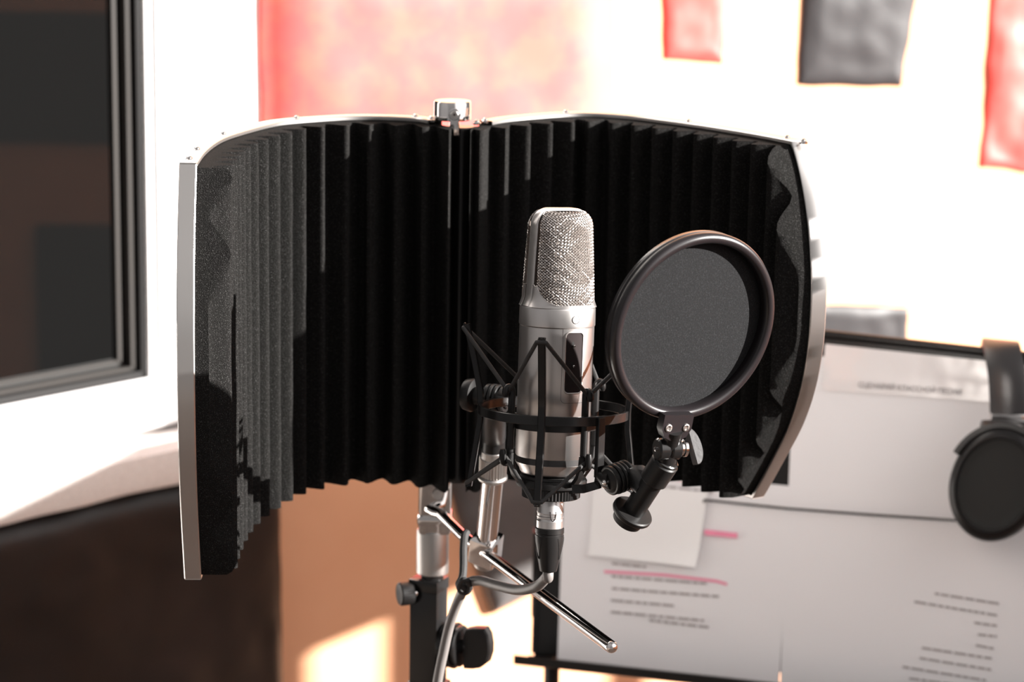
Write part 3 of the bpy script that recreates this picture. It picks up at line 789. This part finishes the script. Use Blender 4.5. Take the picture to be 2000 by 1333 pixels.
def cr_spline(K, n=14):
    out = []
    for i in range(len(K)-1):
        p0 = K[max(i-1, 0)]; p1 = K[i]; p2 = K[i+1]; p3 = K[min(i+2, len(K)-1)]
        for k in range(n):
            t = k/n; out.append(.5*((2*p1)+(-p0+p2)*t+(2*p0-5*p1+4*p2-p3)*t*t+(-p0+3*p1-3*p2+p3)*t**3))
    out.append(K[-1]); return out
K = [ce, ce+cax*.006]+[at(a, b, y) for a, b, y in ((1068, 1128, 1.712), (1048, 1146, 1.725), (1012, 1153, 1.75), (970, 1144, 1.785), (938, 1135, 1.815), (915, 1140, 1.835), (899, 1165, 1.85), (880, 1215, 1.86), (866, 1275, 1.865), (853, 1340, 1.87), (838, 1440, 1.89), (815, 1620, 1.92))]
K += [Vector((K[-1].x-.01, 1.94, .35)), Vector((K[-1].x-.05, 1.90, .05)), Vector((K[-1].x-.15, 1.85, .006)), Vector((K[-1].x-.4, 1.9, .005))]
mk('cord', MB().tube(cr_spline(K), .00405, 18), M_cable, cab)
tie = at(903, 1142, 1.83)
mb = MB(); P = [at(a, b, y) for a, b, y in ((906, 1150, 1.826), (897, 1142, 1.832), (903, 1128, 1.842), (905, 1105, 1.85), (905, 1075, 1.862), (907, 1050, 1.875), (912, 1040, 1.88))]
mb.tube(cr_spline(P, 6), .0032, 10); lp = [at(907+11*cos(t), 1146+13*sin(t), 1.826+.006*sin(t*1)) for t in [2*pi*k/20 for k in range(20)]]
mb.tube(lp, .0022, 8, closed=True)
tag(mk('cable_tie', mb, M_cord), 'black fabric strap tying the cable to the chrome rod', 'cable tie')

# ============================================================ POP FILTER
pcn = at(1349, 636, 1.63); view = (CAM-pcn).normalized()
alp = radians(40.5); md = (R_*.875 - U_*.485).normalized(); md = (md-view*md.dot(view)).normalized()
nP = (view*cos(alp)+md*sin(alp)).normalized()
PR = .0680
pf = thing('pop_filter', tuple(at(1240, 1005, 1.655)), 'round black pop filter disc on a short swivel arm beside the microphone', 'pop filter')
Mp = nP.to_track_quat('Z', 'Y').to_matrix().to_4x4(); Mp.translation = pcn
mb = MB(); prof = [(PR-.0068, .0060), (PR-.0055, .0070), (PR-.0035, .0074), (PR-.0010, .0064), (PR, .0040), (PR-.0002, .0012), (PR-.0014, .0004), (PR-.0014, -.0008), (PR-.0004, -.0016), (PR-.0006, -.0050), (PR-.003, -.0068), (PR-.0064, -.0060), (PR-.0076, -.002), (PR-.0076, .003), (PR-.0068, .0060)]
V = []; Fc = []; n = 128
for i, (r, z) in enumerate(prof[:-1]):
    for j in range(n): V.append((r*cos(2*pi*j/n), r*sin(2*pi*j/n), z))
L = len(prof)-1
for i in range(L):
    for j in range(n): Fc.append((i*n+j, i*n+(j+1) % n, ((i+1) % L)*n+(j+1) % n, ((i+1) % L)*n+j))
mb.add(V, Fc, Mp); mk('hoop', mb, M_ring, pf, smooth=50)
mb = MB(); mb.lathe([(.0001, -.0012), (PR*.5, -.0014), (PR-.0072, -.0020)], Mp, 96); mb.lathe([(.0001, -.0022), (PR*.5, -.0024), (PR-.0072, -.0030)], Mp, 96)
mk('nylon_screen', mb, M_nylon, pf)
# bracket plate at the bottom of the hoop
pb = at(1317, 834, 1.622)
upP = (U_-nP*U_.dot(nP)).normalized(); sdP = upP.cross(nP).normalized()
Mq = Matrix((sdP, nP, upP)).transposed().to_4x4()
Mq.translation = pb
mb = MB(); poly = [(-.0125, .010), (.0125, .010), (.0125, -.001), (.0095, -.0065), (.004, -.009), (-.004, -.009), (-.0095, -.0065), (-.0125, -.001)]
V = [(x, s_, z) for s_ in (-.0035, .0035) for x, z in poly]; k8 = 8
Fc = [tuple(range(8)), tuple(range(15, 7, -1))]+[(i, (i+1) % 8, 8+(i+1) % 8, 8+i) for i in range(8)]
mb.add(V, Fc, Mq); pl = mk('bracket_plate', mb, M_ring, pf, smooth=30)
for sx in (-.0075, .0075):
    mb = MB(); c = Mq @ Vector((sx, .0035, .0005)); 
    mb.lathe([(.0028, 0), (.0028, .0007), (.0019, .0009), (.0016, .0002), (.0001, .0001)], Matrix.Translation(c) @ nP.to_track_quat('Z', 'Y').to_matrix().to_4x4(), 20); mk('screw', mb, M_knurl, pl)
# arm: thick black tube from joint down to the collar
a1 = at(1300, 902, 1.632); a0 = at(1236, 1000, 1.648); aax = (a1-a0).normalized()
mb = MB(); mb.cyl(a0, a0.lerp(a1, .72), .0080, seg=36, bev=.0005); mb.cyl(a0.lerp(a1, .62), a1, .0100, .0102, seg=40, bev=.0010)
arm = mk('arm_tube', mb, M_blackp, pf)
mb = MB(); mb.lathe([(.0085, -.0115), (.0110, -.0105), (.0118, -.0060), (.0118, -.0048), (.0145, -.0040), (.0152, -.0028), (.0152, -.0006), (.0143, .0003), (.0085, .0006)], Matrix.Translation(a0+aax*.001) @ aax.to_track_quat('Z', 'Y').to_matrix().to_4x4(), 56)
mk('arm_collar', mb, M_blackp, arm)
# joint: barrel lying across, with thumb knob at its right
jc = at(1306, 877, 1.628); jx = (R_*.93 + U_*.02 + F_*.36).normalized()
mb = MB(); mb.cyl(jc-jx*.0095, jc-jx*.0010, .0080, seg=36, bev=.0012); mb.cyl(jc+jx*.0002, jc+jx*.0080, .0078, seg=36, bev=.0010); mb.cyl(jc-jx*.003, jc+jx*.004, .0066, seg=24)
mb.tube([jc, jc.lerp(pb, .5), pb-upP*.002], [.0062, .0066, .0070], 16); mb.tube([jc-aax*.001, a1-aax*.002], [.0070, .0082], 16)
mb.lathe([(.0085, 0), (.0092, .0006), (.0092, .0024), (.0084, .0030)], Matrix.Translation(a1-aax*.0008) @ aax.to_track_quat('Z', 'Y').to_matrix().to_4x4(), 48)
jo = mk('swivel_joint', mb, M_blackm, pf)
mb = MB(); mb.lathe([(.0016, 0), (.0016, .0012), (.0002, .0016)], Matrix.Translation(jc-jx*.0095) @ (-jx).to_track_quat('Z', 'Y').to_matrix().to_4x4(), 16); mk('pin', mb, M_chrome, jo)
mb = MB(); mb.lathe([(.0050, .007), (.0050, .0105), (.0062, .0110), (.0062, .0130), (.0040, .0142)], Matrix.Translation(jc) @ jx.to_track_quat('Z', 'Y').to_matrix().to_4x4(), 28); mk('knob_boss', mb, M_chrome, jo)
# wing of the thumb knob: flat rounded paddle
kc = at(1356, 872, 1.634)
ku = (U_*.93-R_*.25).normalized()
P = []
for k in range(25):
    a = pi*(-.5+k/24); P.append((.0135*sin(a), .0072*cos(a)))
mb = MB(); V = []
kt = jx.cross(ku).normalized()
for s_, sc2 in ((-.0042, .96), (-.0034, 1), (.0034, 1), (.0042, .96)):
    for z, x in P: V.append(kc + ku*(z*sc2) + jx*(x*sc2-.003) + kt*s_)
n = len(P); Fc = [tuple(range(n))[::-1], tuple(3*n+j for j in range(n))]+[(i*n+j, i*n+(j+1) % n, (i+1)*n+(j+1) % n, (i+1)*n+j) for i in range(3) for j in range(n)]
mb.add(V, Fc); mk('thumb_knob', mb, M_hpb, jo, smooth=40, label='worn grey-black thumb knob')
# link between the shock mount swivel and the arm
lk0 = sc_+sax*.0142; lk1 = a0.lerp(a1, .42)
mb = MB(); mb.cyl(lk0, lk0+sax*.004, .0075, seg=28); lm = lk0+sax*.004
mb.tube([lk0, lk0.lerp(lk1, .5)+Vector((0, .003, .004)), lk1], [.0068, .0090, .0085], 24)
mk('connecting_sleeve', mb, M_blackp, pf)

# ============================================================ MICROPHONE STAND
ys = 2.035
mx_ = at(845, 1078, ys)
st = thing('microphone_stand', (mx_.x, ys, 0), 'black stand post with silver sleeve and knobs under the foam shield', 'microphone stand')
zs1 = at(848, 1038, ys).z+.002; zs0 = at(845, 1120, ys).z
mb = MB(); cx = mx_.x
mb.lathe([(.0125, zs0), (.0142, zs0+.0012), (.0142, zs1-.002), (.0136, zs1)], Matrix.Translation((cx, ys, 0)), 48); mk('sleeve', mb, M_knurl, st, label='dull silver cylindrical sleeve')
mb = MB(); mb.cyl((cx, ys, zs0-.006), (cx, ys, zs0+.001), .0100); hx2 = at(840, 1128, ys).x
ry = Matrix.Rotation(radians(-24), 4, 'Z'); Mh = Matrix.Translation((hx2-.001, ys, 0)) @ ry
mb.box((0, 0, zs0-.0095), (.0285, .0250, .011), Mh, .0015); mb.box((0, 0, zs0-.060), (.0270, .0225, .100), Mh, .0018)
mb.box((.001, 0, zs0-.125), (.034, .026, .05), Mh, .004)
hd_ = mk('clamp_head', mb, M_blackm, st)
kp = at(812, 1158, ys-.004); kx = Vector((-.93, -.36, 0)).normalized()
mb = MB(); mb.cyl(kp+kx*-.010, kp+kx*.003, .0045); kb = mk('knob_shaft', mb, M_chrome, hd_)
mb = MB(); Mk = Matrix.Translation(kp+kx*.0025) @ kx.to_track_quat('Z', 'Y').to_matrix().to_4x4()
mb.lathe([(.0078, 0), (.0100, .0008), (.0100, .00081), (.0103, .0118), (.0103, .0119), (.0094, .0130), (.0060, .0134), (.0001, .0130)], Mk, 64, ripple=(.0008, .01185, .00022)); mk('left_knob', mb, M_blackp, hd_)
# pivot discs and wing nut at the right
wc = at(893, 1262, ys-.01); wx = Vector((.90, -.42, .05)).normalized()
mb = MB()
for o_, r_, t_ in ((-.012, .0200, .008), (-.003, .0205, .003), (.001, .0185, .004)): mb.cyl(wc+wx*o_, wc+wx*(o_+t_), r_, seg=48, bev=.001)
mb.cyl(wc+wx*.004, wc+wx*.010, .0062)
dsc = mk('pivot_disc', mb, M_blackm, st)
P = [(-.004, .010), (-.002, .0175), (.0055, .0195), (.0170, .0205), (.0205, .015), (.0222, .006), (.0222, -.002), (.0195, -.011), (.013, -.0165), (.005, -.0185), (-.003, -.0190), (-.004, -.012)]
mb = MB(); V = []; zz3 = Vector((0, 0, 1)); wy = wx.cross(zz3).normalized()
for s_, k in ((-.0055, .93), (-.0040, 1), (.0040, 1), (.0055, .93)):
    for x, z in P: V.append(wc+wx*(.012+x*k)+zz3*(z*k)+wy*s_)
n = len(P); Fc = [tuple(range(n))[::-1], tuple(3*n+j for j in range(n))]+[(i*n+j, i*n+(j+1) % n, (i+1)*n+(j+1) % n, (i+1)*n+j) for i in range(3) for j in range(n)]
mb.add(V, Fc); mk('wing_nut', mb, M_blackp, dsc, smooth=40)
mb = MB(); mb.cyl((hx2+.002, ys, .18), (hx2+.002, ys, zs0-.14), .0125, seg=32); mb.cyl((hx2+.002, ys, .14), (hx2+.002, ys, .24), .019)
mk('pole', mb, M_blackm, st)
for a in (100, 220, 340):
    q = radians(a); mb = MB(); b0 = Vector((hx2+.002, ys, .22)); e0 = b0+Vector((cos(q)*.30, sin(q)*.30, -.208)); mb.tube([b0, e0], .008, 12); lg = mk('leg', mb, M_blackm, st)
    mb = MB(); mb.cyl(e0+Vector((-cos(q)*.012, -sin(q)*.012, .010)), e0+Vector((cos(q)*.006, sin(q)*.006, -.006)), .012); mk('rubber_foot', mb, M_blackp, lg)

# ============================================================ MUSIC STAND
PS = at(1300, 980, 2.50); nS = Vector((-.36, -.93, .17)).normalized()
def MS(px, py, off=0.0): return onp(px, py, PS, nS, off)
def sheet_mesh(quad, off, th=.0006, curl=0.0, nn=14, seed=0):
    c = [MS(a, b, off) for a, b in quad]; mb = MB(); T = []; B = []
    for j in range(nn+1):
        r = []; r2 = []
        for i in range(nn+1):
            u = i/nn; v_ = j/nn; p = (c[0]*(1-u)+c[1]*u)*(1-v_)+(c[3]*(1-u)+c[2]*u)*v_
            k = .0004*noise.noise((u*3+seed, v_*3, seed))+curl*u**4*v_**4+curl*.3*v_**6
            r.append(p+nS*(k+th+.0004)); r2.append(p+nS*k)
        T.append(r); B.append(r2)
    mb.grid(T); mb.grid(B)
    for e1, e2 in ((T[0], B[0]), (T[-1], B[-1]), ([r[0] for r in T], [r[0] for r in B]), ([r[-1] for r in T], [r[-1] for r in B])): mb.grid([e1, e2])
    return mb
stn = thing('music_stand', (MS(1500, 1300).x, MS(1500, 1300).y+.05, 0), 'black music stand holding loose script pages beside the shield', 'music stand')
mb = MB(); c = [MS(a, b, -.001) for a, b in ((1062, 592), (2240, 722), (2230, 1372), (1043, 1276))]
rows = [[c[0], c[1], c[2], c[3]], [p-nS*.003 for p in c]]
mb.grid(rows, closed=True); mb.f += [(0, 1, 2, 3), (4, 5, 6, 7)]
# rolled top edge
mb.tube([c[0]+nS*.001, c[1]+nS*.001], .0048, 12); mb.tube([c[0], c[3]], .003, 10)
desk = mk('desk', mb, M_blackp, stn, smooth=30)
mb = MB(); lp = [MS(1033, 1283), MS(1560, 1340), MS(2240, 1400)]
pts = lp
V = []
for p in pts:
    for off, dz in ((-.004, -.004), (.045, -.002), (.048, .000), (.048, .009), (.045, .009), (.044, .002), (-.003, .001)): V.append(p+nS*off+Vector((0, 0, dz)))
Fc = []
for i in range(2):
    for j in range(7): Fc.append((i*7+j, i*7+(j+1) % 7, (i+1)*7+(j+1) % 7, (i+1)*7+j))
Fc += [tuple(range(7)), tuple(14+j for j in range(7))]
mb.add(V, Fc); mk('shelf_lip', mb, M_blackp, stn, smooth=30)
mb = MB(); q = MS(1075, 1250, -.02); mb.box((0, 0, 0), (.03, .02, .10), Matrix.Translation(MS(1066, 1120, -.012)), .003)
P = [MS(1068, 990, -.010), MS(1066, 1180, -.012), MS(1062, 1225, -.012), MS(1062, 1285, -.010)]; mb.sweep(P, .011, .003, [Vector((1, 0, 0))]*4)
mk('side_bracket', mb, M_blackp, stn)
pz = MS(1078, 1290, -.04)
mb = MB(); mb.cyl((pz.x, pz.y, .25), (pz.x, pz.y, pz.z+.02), .0085, seg=24); mb.cyl((pz.x, pz.y, .16), (pz.x, pz.y, .5), .0125, seg=24); mk('pole', mb, M_blackp, stn)
for a in (80, 200, 320):
    q = radians(a); b0 = Vector((pz.x, pz.y, .24)); e0 = b0+Vector((cos(q)*.28, sin(q)*.28, -.228)); lg = mk('leg', MB().tube([b0, e0], .008, 12), M_blackp, stn)
    mb = MB(); mb.cyl(e0+Vector((-cos(q)*.012, -sin(q)*.012, .010)), e0+Vector((cos(q)*.006, sin(q)*.006, -.006)), .012); mk('rubber_foot', mb, M_blackp, lg)
# page-holding wire
mb = MB(); mb.tube([MS(1376, 977, .008), MS(1540, 994, .008), MS(1700, 1006, .008), MS(1870, 1017, .008), MS(2080, 1030, .008), MS(2150, 1036, -.004)], .0013, 8); mb.tube([MS(1376, 977, .008), MS(1374, 983, .004)], .0013, 8)
mk('page_holder', mb, M_blackm, stn)
def words(lines, off, m_, parent, h=7, gap=True, name='printed_line'):
    mb = MB()
    for (x0, y0, x1, y1) in lines:
        x = x0; L = x1-x0
        while x < x1-4:
            w = random.uniform(9, 26) if gap else L
            xe = min(x+w, x1); ya = y0+(y1-y0)*(x-x0)/L; yb = y0+(y1-y0)*(xe-x0)/L
            a = [MS(x, ya-h/2, off), MS(xe, yb-h/2, off), MS(xe, yb+h/2, off), MS(x, ya+h/2, off)]
            mb.add([p for p in a]+[p+nS*.0002 for p in a], [(4, 5, 6, 7), (0, 1, 5, 4), (1, 2, 6, 5), (2, 3, 7, 6), (3, 0, 4, 7)])
            x = xe+(random.uniform(2, 4) if gap else 0)
            if not gap: break
    return mk(name, mb, m_, parent, smooth=0)
def page(quad, off, m_, label, seed=0, curl=0.0, cat='paper sheet'):
    o = mk('paper_sheet', sheet_mesh(quad, off, seed=seed, curl=curl), m_, smooth=60); return tag(o, label, cat)
pA = page([(1103, 905), (1545, 950), (1522, 1335), (1089, 1297)], .0012, M_paper, 'script page with pink highlighted line and grey text, left on the stand', 1)
words([(1195, 1101, 1262, 1108), (1195, 1126, 1385, 1141), (1195, 1150, 1404, 1166), (1193, 1173, 1316, 1184), (1193, 1196, 1375, 1213), (1268, 1212, 1384, 1226)], .0028, M_ink, pA, 4.5)
words([(1290, 950, 1392, 962)], .0028, M_ink, pA, 5)
words([(1180, 1117, 1300, 1124), (1300, 1124, 1400, 1136), (1400, 1136, 1420, 1142)], .0030, M_pink, pA, 5.5, False, 'highlighter_stroke')
words([(1300, 934, 1400, 944)], .0028, M_pink, pA, 6, False, 'highlighter_stroke')
pB = page([(1552, 690), (2200, 765), (2180, 1370), (1524, 1336)], .0020, M_paper, 'large blank-topped script page with text at its lower right, right on the stand', 2)
words([(1826, 1160, 1951, 1180), (1786, 1176, 1949, 1203), (1903, 1217, 1947, 1223), (1910, 1240, 1947, 1244), (1906, 1261, 1942, 1268), (1801, 1266, 1937, 1287), (1796, 1286, 1937, 1309), (1763, 1303, 1926, 1330), (1776, 1326, 1920, 1345)], .0036, M_ink, pB, 4)
pC = page([(1612, 672), (2140, 728), (2134, 800), (1606, 762)], .0040, M_sleeve, 'narrow strip of paper with a printed heading along the top of the stand', 3)
def stand_text(s, p0, p1, hpx, m_, parent, off):
    a = MS(*p0, off); b = MS(*p1, off); cu = bpy.data.curves.new('heading_text', 'FONT'); cu.body = s; cu.size = 1; cu.extrude = 0
    o = bpy.data.objects.new('heading_text', cu); COL.objects.link(o); bpy.context.view_layer.update()
    w = max(o.dimensions.x, .01); dg = bpy.context.evaluated_depsgraph_get(); me = bpy.data.meshes.new_from_object(o.evaluated_get(dg))
    bpy.data.objects.remove(o)
    ex = (b-a); sc2 = ex.length/w; ex.normalize(); ey = nS.cross(ex).normalized()
    mb = MB(); kh = hpx/FPX*a.y/.72
    mb.v = [tuple(a+ex*(v_.co.x*sc2)+ey*(v_.co.y*kh)) for v_ in me.vertices]; mb.f = [tuple(p.vertices) for p in me.polygons]
    return mk('heading_text', mb, m_, parent, smooth=0)
stand_text('СЦЕНАРИЙ КЛАССНОЙ ПЕСНИ', (1676, 757), (1876, 772), 11, M_inkd, pC, .0062)
pD = page([(1160, 940), (1382, 962), (1362, 1107), (1150, 1085)], .0050, M_paper2, 'small bright note card with a curled corner over the left page', 4, .006, 'note card')
pE = page([(1376, 1035), (1440, 1042), (1440, 1052), (1376, 1045)], .0046, M_pink, 'pink paper tab peeking out right of the note card', 5, 0, 'paper tab')

# ============================================================ HEADPHONES
hpn = thing('headphones', tuple(MS(1950, 1075, .05)), 'black over-ear headphones hanging over the top edge of the music stand', 'headphones')
ht = MS(1958, 668, .0)
sx_ = Vector((nS.y*-1, nS.x, 0)).normalized()
if sx_.x < 0: sx_ = -sx_
# headband: strap passing over the desk top edge (front run to the cup, back run behind)
hw = .0185
K = [MS(1970, 806, .030), MS(1968, 760, .030), MS(1963, 715, .024), MS(1958, 685, .014)]
topc = MS(1957, 690, -.002)+Vector((0, 0, .006))
K = [MS(1970, 808, .034), MS(1969, 770, .034), MS(1966, 730, .031), MS(1961, 700, .024), MS(1956, 679, .012), MS(1954, 672, -.004), MS(1952, 674, -.020), MS(1950, 690, -.036), MS(1948, 730, -.046), MS(1948, 800, -.048)]
C2 = cr_spline([Vector(k) for k in K], 8)
mb = MB(); mb.sweep(C2, hw, .0042, [sx_]*len(C2)); mk('headband', mb, M_hpb, hpn, smooth=60, label='charcoal padded headband')
def cup(cx, cy, off, front):
    c = MS(cx, cy, off); n_ = nS if front else -nS
    upc = (Vector((0, 0, 1))-nS*nS.z).normalized(); sx2 = upc.cross(nS).normalized()
    if sx2.x < 0: sx2 = -sx2
    t = radians(14); a1_ = sx2*cos(t)+upc*sin(-t)*-1; b1_ = n_.cross(a1_)
    a1_ = (sx2*cos(t)-upc*sin(t)); b1_ = (upc*cos(t)+sx2*sin(t))
    M = Matrix((a1_, b1_, nS if front else -nS)).transposed().to_4x4(); M.translation = c
    RX, RY = .0470, .0600
    mb = MB(); mb.lathe([(.80, -.020), (.95, -.016), (1.0, -.008), (1.0, .002), (.97, .010), (.90, .015), (.82, .0165), (.795, .0120), (.001, .0080)], M @ Matrix.Diagonal((RX, RY, 1, 1)), 64)
    sh = mk('ear_cup', mb, M_hp, hpn, smooth=50)
    mb = MB(); mb.lathe([(.775, .0118), (.76, .0126), (.70, .0120), (.4, .0112), (.001, .0110)], M @ Matrix.Diagonal((RX, RY, 1, 1)), 64); mk('cup_face', mb, M_hpc, sh)
    mb = MB(); mb.lathe([(.72, -.040), (.90, -.038), (.98, -.031), (.98, -.022), (.90, -.016)], M @ Matrix.Diagonal((RX, RY, 1, 1)), 64); mk('ear_cushion', mb, M_hpc, sh)
    return M
Mcu = cup(1948, 945, .058, True); cup(1945, 955, -.085, False)
mb = MB(); mb.box((0, 0, 0), (.036, .012, .012), Matrix.Translation(MS(1968, 818, .034)), .002); 
mk('hinge', mb, M_chrome, hpn, label='silver hinge under the headband')
mb = MB(); P = []
for k in range(25):
    a = radians(165-150*k/24); P.append(Mcu @ Vector((.0492*cos(a), .0625*sin(a)*.97, .004)))
mb.sweep(P, .0085, .0030, [nS]*25)
mb.box((0, 0, 0), (.052, .020, .020), Matrix.Translation(MS(1966, 842, .046)), .005)
mk('yoke', mb, M_hp, hpn)
mb = MB(); mb.sweep([MS(1948, 800, -.048), MS(1946, 850, -.055), MS(1946, 880, -.064)], .014, .004, [sx_]*3); mk('rear_yoke', mb, M_hp, hpn)
